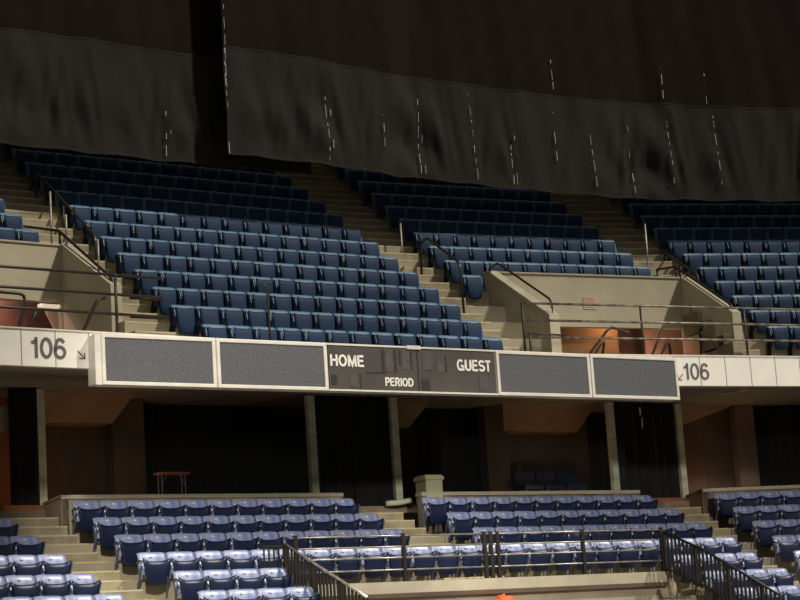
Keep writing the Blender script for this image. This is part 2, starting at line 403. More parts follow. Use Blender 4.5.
# centre lines of upright grotesque capitals and figures, height 1 (stroke centre 0.08 .. 0.92); (strokes, advance)
GLYPH = {
 'H': ([[(.10, .0), (.10, 1)], [(.62, 0), (.62, 1)], [(.10, .52), (.62, .52)]], .80),
 'O': ([arc(.40, .5, .31, .43, 90, 450, 24)], .88),
 'M': ([[(.10, 0), (.10, 1)], [(.12, .97), (.42, .10), (.72, .97)], [(.74, 0), (.74, 1)]], .92),
 'E': ([[(.10, 0), (.10, 1)], [(.10, .92), (.60, .92)], [(.10, .52), (.56, .52)], [(.10, .08), (.62, .08)]], .72),
 'G': ([arc(.40, .5, .31, .43, 45, 335, 20), [(.71, .0), (.71, .46)], [(.71, .44), (.42, .44)]], .88),
 'U': ([[(.10, 1), (.10, .33)] + arc(.36, .33, .26, .26, 180, 360, 12) + [(.62, .33), (.62, 1)]], .80),
 'S': ([arc(.34, .71, .25, .22, 20, 245, 12) + arc(.34, .29, .27, .22, 65, -160, 12)], .72),
 'T': ([[(.02, .92), (.62, .92)], [(.32, 0), (.32, .92)]], .70),
 'P': ([[(.10, 0), (.10, 1)], [(.10, .92), (.36, .92)] + arc(.36, .69, .23, .23, 90, -90, 10) + [(.10, .46)]], .72),
 'R': ([[(.10, 0), (.10, 1)], [(.10, .92), (.38, .92)] + arc(.38, .70, .22, .22, 90, -90, 10) + [(.10, .48)], [(.40, .48), (.62, 0)]], .78),
 'I': ([[(.12, 0), (.12, 1)]], .30),
 'D': ([[(.10, 0), (.10, 1)], [(.10, .92), (.34, .92)] + arc(.34, .5, .32, .42, 90, -90, 16) + [(.10, .08)]], .82),
 '1': ([[(.32, 0), (.32, 1)], [(.32, .86), (.20, .76), (.08, .74)]], .50),
 '0': ([arc(.32, .5, .24, .44, 90, 450, 24)], .68),
 '6': ([arc(.32, .32, .24, .26, 90, 450, 20), [(.54, .80)] + arc(.33, .70, .20, .24, 40, 140, 8) + [(.08, .52), (.08, .32)]], .68)}
def text(name, body, size, m, F, i, t, o, z, parent=None, wd=.17, sx=1.):
    bm = newbm(); cx = 0
    for ch in body:
        st, adv = GLYPH[ch]
        for pl in st:
            closed = (Vector(pl[0])-Vector(pl[-1])).length < 1e-4
            P = [Vector(((p[0]+cx)*size*sx, p[1]*size)) for p in pl]
            L_, R_ = [], []
            for k in range(len(P)):
                a = P[k-1] if k else (P[-2] if closed else P[0]); b = P[(k+1)] if k < len(P)-1 else (P[1] if closed else P[-1])
                d = (b-a).normalized(); n = Vector((-d.y, d.x))*wd*size/2
                if 0 < k < len(P)-1:
                    d1 = (P[k]-P[k-1]).normalized(); c_ = max(.45, math.sqrt(max(0, (1+d1.dot((P[k+1]-P[k]).normalized()))/2))); n = n/c_
                L_.append(P[k]+n); R_.append(P[k]-n)
            f = [(bm.verts.new((l.x, -.003, l.y)), bm.verts.new((r.x, -.003, r.y)), bm.verts.new((l.x, .003, l.y)), bm.verts.new((r.x, .003, r.y))) for l, r in zip(L_, R_)]
            for p, q in zip(f, f[1:]):
                bm.faces.new([p[0], p[1], q[1], q[0]]); bm.faces.new([p[0], q[0], q[2], p[2]]); bm.faces.new([p[1], p[3], q[3], q[1]])
        cx += adv
    ob = obj(name, bm, m, parent)
    if parent: ob.location = (t, o, z)
    else: ob.location = W(F, i, t, o, z); ob.rotation_euler = (0, 0, F['p'][i])
    return ob
def arrow(F, i, t, o, z, s, mirror):
    bm = newbm(); k = -1 if mirror else 1
    def bar(x0, z0, x1, z1, w):
        d = Vector((x1-x0, z1-z0)).normalized(); n = Vector((-d.y, d.x))*w/2
        extr_pts = [(x0+n.x, z0+n.y), (x1+n.x, z1+n.y), (x1-n.x, z1-n.y), (x0-n.x, z0-n.y)]
        a = [bm.verts.new((x*k, -.004, zz)) for x, zz in extr_pts]; b = [bm.verts.new((x*k, .002, zz)) for x, zz in extr_pts]
        bm.faces.new(a); bm.faces.new(b[::-1])
        for q in range(4): bm.faces.new([a[q], a[(q+1) % 4], b[(q+1) % 4], b[q]])
    w = s*.17
    bar(-s/2, s/2, s/2-.01, -s/2+.01, w); bar(s/2, s*.30, s/2, -s/2-w/2, w); bar(-s*.30, -s/2, s/2+w/2, -s/2, w)
    return place(obj('direction_arrow', bm, M['letter']), F, i, t, o, z)
tag(text('section_number', '106', .345, M['letter'], UP, 0, -3.98, OF-.008, 5.24, wd=.15, sx=1.06), 'grey number 106 on the white fascia left of the scoreboard', 'sign lettering', 'section number signs')
tag(arrow(UP, 0, -3.04, OF-.006, 5.325, .125, False), 'small grey arrow pointing down right beside the left 106', 'arrow', 'direction arrows')
tag(text('section_number', '106', .34, M['letter'], UP, 2, 2.91, OF-.008, 5.225, wd=.14, sx=1.04), 'grey number 106 on the white fascia right of the scoreboard', 'sign lettering', 'section number signs')
tag(arrow(UP, 2, 2.845, OF-.006, 5.28, .12, True), 'small grey arrow pointing down left beside the right 106', 'arrow', 'direction arrows')

# scoreboard: local frame, x along the board, front face at y = 0
SB = empty('scoreboard', W(UP, 1, 0, OF-.42, 0), UP['p'][1])
tag(SB, 'long grey scoreboard reading HOME, PERIOD and GUEST between four blank display panels', 'scoreboard')
T = [-11.30, -9.02, -6.76, -3.00, -.69, 1.60]; Z0, Z1 = 4.79, 5.65
bm = newbm(); box(bm, T[0], T[-1], .03, .30, Z0+.01, Z1-.01); obj('casing', bm, M['alu'], SB, bevel=.01)
bm = newbm(); box(bm, T[0], T[0]+.12, 0, .035, Z0, Z1); obj('end_post', bm, M['alu'], SB)
for q in (0, 1, 3, 4):
    a, b = T[q]+(.12 if q == 0 else .012), T[q+1]-.012; w = .062
    bm = newbm(); box(bm, a, b, -.02, .03, Z0, Z0+w); box(bm, a, b, -.02, .03, Z1-w, Z1); box(bm, a, a+w, -.02, .03, Z0+w, Z1-w); box(bm, b-w, b, -.02, .03, Z0+w, Z1-w)
    obj('panel_frame', bm, M['alu'], SB, bevel=.008)
    bm = newbm(); box(bm, a+w, b-w, 0, .03, Z0+w, Z1-w); obj('display_panel', bm, M['led'], SB)
a, b = T[2], T[3]
bm = newbm(); box(bm, a+.02, b-.02, -.005, .03, Z0+.03, Z1-.03); obj('message_board', bm, M['board'], SB)
bm = newbm(); box(bm, a, b, -.02, .03, Z0, Z0+.03); box(bm, a, b, -.02, .03, Z1-.03, Z1); obj('edge_trim', bm, M['alu'], SB)
bm = newbm(); box(bm, (a+b)/2-.15, (a+b)/2+.15, -.03, .0, Z1-.05, Z1+.02); obj('latch', bm, M['alu'], SB)
def patches(nm, m, rects, y=-.012):
    for r in rects:
        bm = newbm(); box(bm, r[0], r[1], y, -.004, r[2], r[3]); obj(nm, bm, m, SB)
patches('digit_window', M['patch2'], [(-5.52, -5.34, 5.16, 5.56), (-5.16, -4.98, 5.22, 5.58), (-4.70, -4.50, 5.22, 5.58), (-4.38, -4.20, 5.18, 5.56), (-6.30, -6.12, 4.86, 5.10), (-3.42, -3.26, 4.88, 5.16)])
patches('digit_window_gap', M['patch'], [(-5.60, -5.54, 5.14, 5.58), (-5.33, -5.27, 5.16, 5.58), (-5.22, -5.18, 5.3, 5.58), (-4.96, -4.93, 5.22, 5.56), (-4.82, -4.79, 4.84, 5.60), (-4.20, -4.15, 5.20, 5.50), (-6.70, -6.58, 4.9, 5.08), (-6.10, -6.06, 4.84, 5.12), (-5.95, -5.55, 5.13, 5.155), (-4.74, -4.56, 4.84, 5.06)])
for body, t, z, s, sx in (('HOME', -6.71, 5.24, .21, 1.06), ('PERIOD', -5.55, 4.905, .155, .96), ('GUEST', -3.92, 5.235, .21, 1.0)):
    tx = text('lettering', body, s, M['white_letter'], None, None, t, -.012, z, parent=SB, wd=.19, sx=sx); tx['label'] = f'white word {body}'

# ------------------------------------------------------------------ tunnels in the upper deck
def wallprism(F, i, poly_oz, t0, t1, name, m, label):
    bm = newbm(); extr(bm, poly_oz, t0, t1)
    return struct(place(obj(name, bm, m), F, i), label, 'wall')
OB = -2.12
def tunnel(i, tL, tR, top, door_l, door_r, lintel, side):
    th = .18
    # back wall with opening
    bm = newbm()
    if tL is None: tl = -7.0
    else: tl = tL
    box(bm, tl, tR, OB, OB+.16, lintel, top)
    box(bm, tl, door_l, OB, OB+.16, 5.6, lintel); box(bm, door_r, tR, OB, OB+.16, 5.6, lintel)
    w = struct(place(obj('tunnel_back_wall', bm, M['conc_wall']), UP, i), f'pale concrete back wall of the {side} tunnel', 'wall')
    bm = newbm(); box(bm, tl, tR+.1, OB-.03, OB+.18, top, top+.035); obj('coping', bm, M['cream'], w)
    for tt, s in ((tL, 'left'), (tR, 'right')):
        if tt is None: continue
        oe = -4.75 if s == 'left' else -4.05
        ze = 7.0 if s == 'left' else 7.28
        t0, t1 = (tt-th, tt) if s == 'left' else (tt, tt+th)
        w = wallprism(UP, i, [(OB+.16, 5.6), (OB+.16, top), (OB-.05, top), (oe, ze), (oe, 5.5)], t0, t1, 'tunnel_side_wall', M['conc_wall'], f'concrete {s} side wall of the {side} tunnel with sloping top')
        bm = newbm(); e = .03
        extr(bm, [(OB+.16, top+.002), (OB+.16, top+.04), (OB-.05, top+.04), (oe-.02, ze+.04), (oe-.02, 5.5), (oe+.0, 5.5), (oe, ze), (OB-.05, top)], t0-.03, t1+.03)
        obj('coping', bm, M['cream'], w)
tunnel(2, WL, WR, 8.49, 2.6, 6.67, 7.28, 'right')
tunnel(0, None, WL0, 8.46, -6.0, -.58, 7.33, 'left')
# tunnel interiors (right)
def panel(F, i, t0, t1, o0, o1, z0, z1, name, m, label, cat='wall'):
    bm = newbm(); box(bm, t0, t1, o0, o1, z0, z1)
    return struct(place(obj(name, bm, m), F, i), label, cat)
panel(UP, 2, 2.4, 5.65, -.75, -.6, 5.6, 7.6, 'tunnel_inner_wall', M['orange_tunnel'], 'orange-brown inner wall of the right tunnel')
panel(UP, 2, 5.60, 7.0, -.25, -.1, 5.6, 7.6, 'tunnel_inner_wall', M['brick'], 'dark brick recess inside the right tunnel')
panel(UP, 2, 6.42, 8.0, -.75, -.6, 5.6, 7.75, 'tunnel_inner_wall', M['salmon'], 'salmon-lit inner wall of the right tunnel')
panel(UP, 2, 2.4, 8.0, -1.33, .1, 7.75, 7.83, 'tunnel_ceiling', M['conc_dirty'], 'ceiling inside the right tunnel', 'ceiling')
panel(UP, 0, -7, .9, -.75, -.6, 5.6, 7.6, 'tunnel_inner_wall', M['maroon'], 'dark maroon inner wall of the left tunnel')
panel(UP, 0, -7, .9, -1.33, .1, 7.75, 7.83, 'tunnel_ceiling', M['conc_dirty'], 'ceiling inside the left tunnel', 'ceiling')
def glow_wedge(i, t, poly, m, label):  # wedge shapes paint lamp light onto the tunnel side walls
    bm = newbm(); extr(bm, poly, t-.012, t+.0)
    struct(place(obj('painted_glow', bm, m), UP, i), label, 'glow_wedge')
bm = newbm(); pp = [(-.30, 7.5), (.85, 7.5), (.85, 5.7), (.50, 5.7), (.30, 6.4)]  # slanted patch of lamp light drawn as a pale panel
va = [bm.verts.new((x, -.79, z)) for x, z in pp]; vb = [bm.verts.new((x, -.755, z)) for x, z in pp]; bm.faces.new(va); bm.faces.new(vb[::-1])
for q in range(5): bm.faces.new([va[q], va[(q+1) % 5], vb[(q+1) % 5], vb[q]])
struct(place(obj('tunnel_glow_panel', bm, M['pinkwhite']), UP, 0), 'pale pink slanted panel of painted lamp light inside the left tunnel', 'panel')
glow_wedge(2, WR, [(-2.0, 7.26), (-2.12, 7.20), (-2.85, 6.62), (-3.45, 5.70), (-2.0, 5.70)], M['salmon'], 'salmon wedge of painted lamp light on the side wall of the right tunnel')
glow_wedge(0, WL0, [(-2.0, 7.26), (-2.12, 7.20), (-2.95, 6.42), (-3.3, 5.80), (-2.0, 5.80)], M['pinkwhite'], 'pale pink wedge of painted lamp light on the side wall of the left tunnel')
bm = newbm(); box(bm, -.17, .17, -.012, 0, -.14, .14)
s = place(obj('notice_sign', bm, M['sign_pink']), UP, 2, 4.08, OB-.003, 7.84); tag(s, 'small pinkish notice with red marks on the pale tunnel wall', 'sign')
bm = newbm()
for r in range(6):
    x = -.15
    while x < .13:
        wv = random.uniform(.02, .05); box(bm, x, min(x+wv, .145), -.016, -.012, .105-r*.043, .122-r*.043); x += wv+random.uniform(.012, .02)
obj('red_marks', bm, M['sign_red'], s)
bm = newbm(); box(bm, -.22, .22, -.12, 0, -.035, .035); lf = place(obj('wall_light', bm, mat('pale_lamp', (.8, .7, .6), .5, emit=((1, .78, .62), .6)), bevel=.01), UP, 0, -.90, OB-.003, 7.22)
tag(lf, 'small pale light fitting at the mouth of the left tunnel', 'light')

# ------------------------------------------------------------------ railings of the upper deck
def rails(name, F, i, o, t0, t1, zs, r, m, posts, ztop, zbot, label, pm=None):
    e = empty(name, W(F, i, t0, o, zbot), F['p'][i]); tag(e, label, 'railing')
    for z in zs:
        bm = newbm(); tube(bm, [(0, 0, z-zbot), (t1-t0, 0, z-zbot)], r); obj('rail', bm, m, e, True)
    for t in posts:
        bm = newbm(); tube(bm, [(t-t0, .0, 0), (t-t0, .0, ztop-zbot)], r*1.05); obj('post', bm, pm or M['rail_dark'], e, True)
    return e
OR = OF+.12
rails('guard_railing', UP, 0, OR, -7.5, -1.35, (6.76, 6.42, 6.08), .026, M['rail_dark'], (-6.2, -2.27), 6.79, 5.70, 'dark three-bar railing above the left 106 panel')
rails('guard_railing', UP, 1, OR, -10.35, -9.72, (6.40, 6.07), .024, M['rail_dark'], (), 6.42, 5.70, 'short dark two-bar railing at the foot of the left aisle steps')
rails('guard_railing', UP, 2, OR, -.66, 6.3, (6.76, 6.42, 6.08), .024, M['rail_worn'], (-.66, 2.10, 4.65), 6.78, 5.70, 'worn three-bar railing across the right tunnel mouth')
rails('guard_railing', UP, 1, OR, -1.75, -.80, (6.12,), .020, M['rail_dark'], (-1.7,), 6.14, 5.70, 'single low bar between upper seats and tunnel railing')
e = empty('rail_post', W(UP, 1, -7.5, OF+.3, 5.66), UP['p'][1]); tag(e, 'slim dark post with hooked top in front of the centre upper seats', 'post')
bm = newbm(); tube(bm, bend([(0, 0, 0), (0, 0, 1.10), (-.10, 0, 1.16)], .08), .022); obj('pole', bm, M['rail_dark'], e, True)

def handrail(label, pts, r, m, posts=(), pm=None, F=UP, i=0, t=0, name='handrail'):
    """pts/posts: (o, z) in the plane t of section i"""
    e = empty(name, W(F, i, t, pts[0][0], 0), F['p'][i]); tag(e, label, 'handrail')
    o0 = pts[0][0]
    bm = newbm(); tube(bm, bend([(0, o-o0, z) for o, z in pts], .15), r); obj('rail', bm, m, e, True)
    for o, za, zb in posts:
        bm = newbm(); tube(bm, [(0, o-o0, za), (0, o-o0, zb)], r*.95); obj('post', bm, pm or m, e, True)
    return e
handrail('dark handrail sloping along the left tunnel wall', [(-.27, 9.28), (-1.86, 8.84), (-3.95, 7.45), (-3.98, 7.2)], .030, M['rail_dark'], i=0, t=-.46, posts=((-1.9, 8.45, 8.84), (-.3, 8.7, 9.28)))
handrail('dark handrail down the left edge of the centre upper seats', [(1.3, 10.95), (-1.6, 8.85), (-1.62, 8.15)], .028, M['rail_dark'], i=1, t=-8.25, posts=((1.25, 9.6, 10.95), (-.1, 9.0, 9.85)))
for j, (o, za, zb, d) in enumerate(((-1.55, 8.25, 9.72, 'tallest pale pole by the left tunnel wall'), (-2.18, 8.45, 9.10, 'middle pale pole beside the left aisle steps'), (-3.43, 7.6, 8.33, 'lower pale pole beside the left aisle steps'))):
    handrail(d, [(o, za), (o, zb)], .022, M['pole_pale'], i=0, t=-.46, name='aisle_pole')
handrail('pale upright pole in the middle aisle', [(-.15, 8.7), (-.15, 10.05)], .022, M['pole_pale'], i=2, t=.3, name='aisle_pole')
handrail('curved dark handrail beside the middle aisle', [(-1.06, 8.2), (-1.10, 9.35), (-1.45, 9.42), (-2.97, 8.5), (-3.0, 7.2)], .030, M['rail_dark'], i=2, t=.3)
handrail('dark handrail on the left sloping wall of the right tunnel', [(-2.2, 8.6), (-2.44, 8.66), (-4.7, 7.36), (-4.72, 6.95)], .026, M['rail_dark'], i=2, t=1.53, posts=())
handrail('dark handrail above the right side wall of the right tunnel', [(-1.0, 8.95), (-1.80, 8.85), (-3.9, 7.52), (-3.92, 7.3)], .030, M['rail_dark'], i=2, t=6.77, posts=((-1.8, 8.5, 8.85), (-1.02, 8.4, 8.95)))
handrail('pale upright pole at the right aisle', [(-.72, 8.4), (-.76, 10.15)], .022, M['pole_pale'], i=2, t=6.70, name='aisle_pole')
handrail('curved black handrail down the edge of the far right upper block', [(-.1, 8.95), (-.12, 9.55), (-1.95, 8.62), (-2.01, 7.9)], .034, M['rail_dark'], i=3, t=.74, posts=((-1.0, 8.0, 9.05),))
def bent(label, i, o, pts, r=.032):
    e = empty('tunnel_handrail', W(UP, i, pts[0][0], o, 0), UP['p'][i]); tag(e, label, 'handrail')
    x0 = pts[0][0]; bm = newbm(); tube(bm, bend([(t-x0, dy, z) for t, z, dy in pts], .16), r); obj('rail', bm, M['rail_dark'], e, True)
bent('black tunnel handrail bending up beside the orange wall', 2, -3.0, [(3.0, 5.66, 0), (3.44, 6.52, 0), (4.02, 7.12, 0), (4.9, 7.12, .6)])
bent('shorter black tunnel handrail behind the bent one', 2, -2.9, [(3.2, 5.66, 0), (3.62, 6.52, 0), (3.92, 6.85, 0), (4.0, 6.3, .4)])
bent('black sloping bar before the salmon tunnel wall, taller one', 2, -3.0, [(4.6, 5.66, 0), (5.09, 6.48, 0), (5.47, 7.15, 0)])
bent('black sloping bar before the salmon tunnel wall, shorter one', 2, -3.0, [(4.85, 5.66, 0), (5.33, 6.49, 0), (5.58, 6.85, 0), (5.75, 6.2, .2)])
bent('black bar leaning on the right side wall of the right tunnel', 2, -3.05, [(5.9, 5.66, 0), (6.4, 6.45, 0), (6.62, 7.15, .25)])
bent('black tunnel handrail bending down at the left picture edge', 0, -4.2, [(-4.2, 7.02, 0), (-2.41, 6.99, 0), (-2.60, 6.2, 0), (-2.9, 5.66, 0)])
bent('short black bar inside the left tunnel', 0, -4.2, [(-2.2, 6.72, 0), (-2.36, 6.40, 0), (-2.8, 5.66, 0)])
bent('black bar leaning on the side wall of the left tunnel', 0, -4.2, [(-1.75, 5.66, 0), (-1.25, 6.38, 0), (-.93, 7.0, 0), (-.72, 7.04, .1)])

# ------------------------------------------------------------------ curtains
def curtain(name, label, path, band, height, seed, leaks):
    """path: list of (world xy, bottom z); grid over arc length"""
    e = empty(name, (path[0][0].x, path[0][0].y, path[0][1]+ZC)); tag(e, label, 'curtain', 'arena curtains')
    P = [Vector((p.x, p.y, z+ZC)) for p, z in path]
    L = [0]
    for a, b in zip(P, P[1:]): L.append(L[-1]+(b-a).length)
    rnd = random.Random(seed)
    swags = [(rnd.uniform(0, L[-1]), rnd.uniform(.5, 1.1), rnd.uniform(.03, .06)) for _ in range(int(L[-1]*1.1))]
    def pos(s, h):
        i = 0
        while i < len(L)-2 and L[i+1] < s: i += 1
        f = (s-L[i])/(L[i+1]-L[i]); p = P[i].lerp(P[i+1], f); d = (P[i+1]-P[i]); n = Vector((-d.y, d.x, 0)).normalized()
        w = .018*math.sin(s*3.1+seed)+.012*math.sin(s*7.3+h*1.2)
        for c, wd, am in swags:
            x = (s-c)/wd; hh = h/band
            if hh < 1.05 and abs(x) < 1.6:
                w += am*math.sin(9*(hh*.8+x*x*.9)+c)*math.exp(-x*x*1.1)*min(1, hh*3)*(1.05-hh)*1.3
        sag = .018*math.sin(s*4.2+seed)
        return p + n*w + Vector((0, 0, h+(sag if h < .3 else 0)))
    ns = int(L[-1]/.07)
    for nm, h0, h1, nh, m, off in (('lower_band', 0, band, 40, M['curtain'], 0), ('upper_panel', band-.02, height, 16, M['curtain_up'], .004), ('seam', band-.025, band+.012, 1, M['hem'], -.006), ('bottom_hem', -.012, .05, 1, M['hem'], -.012)):
        bm = newbm(); g = []
        for a in range(nh+1):
            h = h0+(h1-h0)*a/nh; rw = []
            for b in range(ns+1):
                q = pos(L[-1]*b/ns, max(h, 0)); d = P[-1]-P[0]; n = Vector((-d.y, d.x, 0)).normalized()
                if nm == 'seam': q.z += -.012*math.sin(b*.31)+.02*math.sin(b*.083)
                rw.append(bm.verts.new(q + n*off + Vector((0, 0, min(h, 0))) - e.location))
            g.append(rw)
        for a in range(nh):
            for b in range(ns): bm.faces.new([g[a][b], g[a][b+1], g[a+1][b+1], g[a+1][b]])
        ob = obj(nm, bm, m, e, True)
    bm = newbm()  # pale dashes stand in for light leaking through the seams
    for s, h0, h1, tilt in leaks:
        if s > L[-1]: continue
        h = h0
        while h < h1:
            ln = rnd.uniform(.06, .3)
            if rnd.random() < .75:
                a = pos(s+tilt*(h), h); b = pos(s+tilt*(h+ln), min(h+ln, h1)); d = P[-1]-P[0]; n = Vector((-d.y, d.x, 0)).normalized()
                tube(bm, [a-n*.045-e.location, b-n*.045-e.location], rnd.uniform(.004, .009), 5)
            h += ln+rnd.uniform(.05, .2)
    if leaks: obj('light_leaks', bm, M['leak'], e)
    return e
def CP(i, t, o, z): p = W(UP, i, t, o); return (Vector((p.x, p.y)), z)
curtain('arena_curtain', 'dark curtain at the left, hanging behind the wider one', [CP(1, -20, -.35, 11.05), CP(1, -12.5, -.35, 11.0), CP(1, -9.7, -.35, 10.99), CP(1, -8.2, -.35, 10.99), CP(1, -4.37, -.35, 10.96), CP(1, -2.2, -.35, 10.98)], 2.50, 13, 3, [(11.4, .5, .9, 0), (14.1, .1, 1.2, 0), (14.2, .6, 1.3, 0)])
path = [CP(1, -4.67, -.9, 11.11), CP(1, -3.2, -.9, 11.10), CP(1, -1.77, -.9, 11.08), CP(1, -.14, -.86, 11.00), CP(2, .6, -.68, 11.03), CP(2, 2.76, -.65, 10.92), CP(2, 6.12, -.60, 10.83), CP(3, .3, -.52, 10.84), CP(3, 1.67, -.5, 10.82), CP(3, 4.42, -.5, 10.79), CP(3, 7.5, -.5, 10.75), CP(3, 14, -.5, 10.7)]
lac = []
curtain('arena_curtain', 'wide dark curtain hanging in front over the middle and right upper seats', path, 2.45, 13, 11,
        [(.02, 0, 2.4, 0), (.04, 1.2, 3.4, 0), (2.62, .1, 1.6, .0), (2.74, .4, 1.4, .0), (4.15, .3, 1.4, 0), (5.25, .1, 1.9, 0), (5.36, .1, 1.3, 0), (6.75, .1, 2.2, -.05), (7.72, .1, 1.6, 0), (7.82, .1, 1.3, 0), (9.0, .4, 2.0, -.02), (9.1, 2.6, 3.5, -.02), (10.05, .2, 2.2, -.04), (11.2, .1, 2.3, -.05), (12.3, .4, 2.0, -.03), (12.2, 2.6, 3.4, 0), (13.6, .1, 2.2, -.03), (13.4, 2.5, 3.3, 0)])
# dark wall behind everything in the upper deck
bm = newbm()
for i in range(4): slab(bm, UP, i, *LIM[i], 7.3, 7.5, 5.7, 19)
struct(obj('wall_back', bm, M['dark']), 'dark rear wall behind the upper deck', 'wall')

# ------------------------------------------------------------------ lower bowl wall, posts, concourse
for i, a, b, nm in ((1, -7.02, -.86, 'left-centre'), (2, 1.10, 7.0, 'right-centre'), (3, .74, 12, 'right'), (0, -9, -.9, 'left')):
    bm = newbm(); box(bm, a, b, 0, .18, 2.40, 3.34)
    w = struct(place(obj('parapet_wall', bm, M['conc_dirty'] if i != 1 else M['conc']), LO, i), f'low concrete wall behind the {nm} lower seats', 'wall')
    bm = newbm(); box(bm, a-.02, b+.02, -.04, .22, 3.33, 3.41); obj('coping', bm, M['cream'], w, bevel=.01)
# return walls at the aisle heads
for i, t in ((1, -7.02), (3, .74)):
    bm = newbm(); extr(bm, [(.0, 2.4), (.0, 3.36), (.85, 3.30), (.85, 2.4)], t-.02, t+.14)
    w = struct(place(obj('return_wall', bm, M['conc_dirty']), LO, i), 'short concrete return wall at the head of the aisle', 'wall')
    bm = newbm(); extr(bm, [(-.04, 3.36), (-.04, 3.41), (.87, 3.34), (.87, 3.29)], t-.04, t+.16); obj('coping', bm, M['conc_dirty'], w)
# concourse floor
bm = newbm()
for i in range(4): slab(bm, LO, i, *LIM[i], .72, 8.0, 3.05, 3.2)
struct(obj('concourse_floor', bm, M['conc_dirty']), 'concrete concourse floor behind the lower bowl', 'floor')
bm = newbm()
for i in range(4): slab(bm, LO, i, *LIM[i], 7.6, 7.8, 3.2, 5.6)
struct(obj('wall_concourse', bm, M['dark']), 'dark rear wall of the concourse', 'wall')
# pale posts
for i, t, lab in ((1, -7.03, 'leftmost pale post beside the black door drape'), (1, -.98, 'pale post left of the central black drape'), (2, 1.08, 'pale post right of the central black drape'), (2, 7.06, 'pale post left of the slit black drape'), (2, 9.12, 'pale post right of the slit black drape'), (0, -2.2, 'pale post beyond the stairs at the left edge')):
    bm = newbm(); box(bm, -.085, .085, -.07, .07, 0, 2.33); p = place(obj('concourse_post', bm, M['post'], bevel=.012), LO, i, t, .86, 3.2)
    tag(p, lab, 'post', 'pale concourse posts')
    bm = newbm(); box(bm, -.11, .11, -.10, .10, 0, .03); obj('foot_plate', bm, M['post'], p)
# black drapes (folded cloth)
def drape(i, t0, t1, o, z0, z1, label, slit=None):
    bm = newbm(); n = max(8, int((t1-t0)/.06)); A = []; B = []
    for q in range(n+1):
        x = t0+(t1-t0)*q/n; y = .035*math.sin(q*1.3)+.02*math.sin(q*.6)
        A.append(bm.verts.new((x, y, z0))); B.append(bm.verts.new((x, y, z1)))
    for q in range(n): bm.faces.new([A[q], A[q+1], B[q+1], B[q]])
    d = place(obj('black_drape', bm, M['black'], smooth=True), LO, i, 0, o, 0); tag(d, label, 'drape', 'black concourse drapes')
    if slit:  # pale tubes stand in for the white slit
        bm = newbm(); tube(bm, [(slit, -.07, 4.93), (slit+.02, -.07, 5.18)], .015, 6); tube(bm, [(slit-.02, -.07, 5.24), (slit-.03, -.07, 5.42)], .02, 6); obj('pale_slit', bm, M['leak'], d)
    return d
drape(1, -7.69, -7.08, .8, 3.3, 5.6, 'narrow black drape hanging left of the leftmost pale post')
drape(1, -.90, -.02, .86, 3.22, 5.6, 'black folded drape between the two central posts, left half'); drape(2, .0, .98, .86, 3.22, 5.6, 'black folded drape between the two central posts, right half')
drape(2, 7.16, 9.02, .86, 3.3, 5.6, 'black drape with a pale painted slit near its top', 7.95)
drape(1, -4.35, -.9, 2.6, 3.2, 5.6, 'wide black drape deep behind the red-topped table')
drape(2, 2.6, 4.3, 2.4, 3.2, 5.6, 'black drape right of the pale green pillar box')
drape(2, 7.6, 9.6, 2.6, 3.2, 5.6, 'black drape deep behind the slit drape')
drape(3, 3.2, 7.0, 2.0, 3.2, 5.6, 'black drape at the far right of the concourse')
# brown interiors with sloping soffits (underside of the tunnels)
def soffit(i, t0, t1, label, m=M['tan'], mir=False):
    bm = newbm()
    a = [(t0, 5.62), (t1, 5.62), (t1-.32, 5.03), (t0+.05, 5.03)] if not mir else [(t0, 5.62), (t1, 5.62), (t1-.2, 4.98), (t0+.4, 4.98)]
    v0 = [bm.verts.new((x, 1.3+(5.62-z)*.9, z)) for x, z in a]; v1 = [bm.verts.new((x, 3.6, z)) for x, z in a]
    bm.faces.new(v0); bm.faces.new(v1[::-1])
    for q in range(4): bm.faces.new([v0[q], v1[q], v1[(q+1) % 4], v0[(q+1) % 4]])
    struct(place(obj('tunnel_soffit', bm, m), LO, i), label, 'soffit')
soffit(1, -6.95, -4.72, 'sloping brown underside of the left tunnel')
soffit(2, 4.35, 7.1, 'sloping brown underside of the middle tunnel', mir=True)
soffit(2, 9.55, 11.6, 'sloping brown underside of the right tunnel')
soffit(2, 1.55, 2.45, 'small brown bulkhead above the pale green pillar box')
for i, t0, t1, o, m, lb in ((1, -6.95, -4.9, 2.4, 'brown', 'brown inner wall behind the left seats'), (1, -5.0, -4.3, 1.9, 'brown', 'brown pier right of the left tunnel underside'), (2, 1.3, 2.6, 2.4, 'dark', 'dark inner wall behind the pillar box'), (2, 4.25, 4.85, 1.9, 'brown', 'brown pier left of the middle tunnel underside'), (2, 4.85, 7.6, 2.4, 'brown', 'brown inner wall below the middle tunnel underside'), (3, .9, 3.15, 2.2, 'brown', 'brown inner wall left of the far pier'), (2, 9.5, 11.4, 2.4, 'brown', 'brown inner wall below the right tunnel underside'), (3, 2.62, 3.12, 1.7, 'pier', 'brownish pier at the right of the concourse')):
    panel(LO, i, t0, t1, o, o+.3, 3.2, 5.6, 'concourse_wall', M[m], lb)
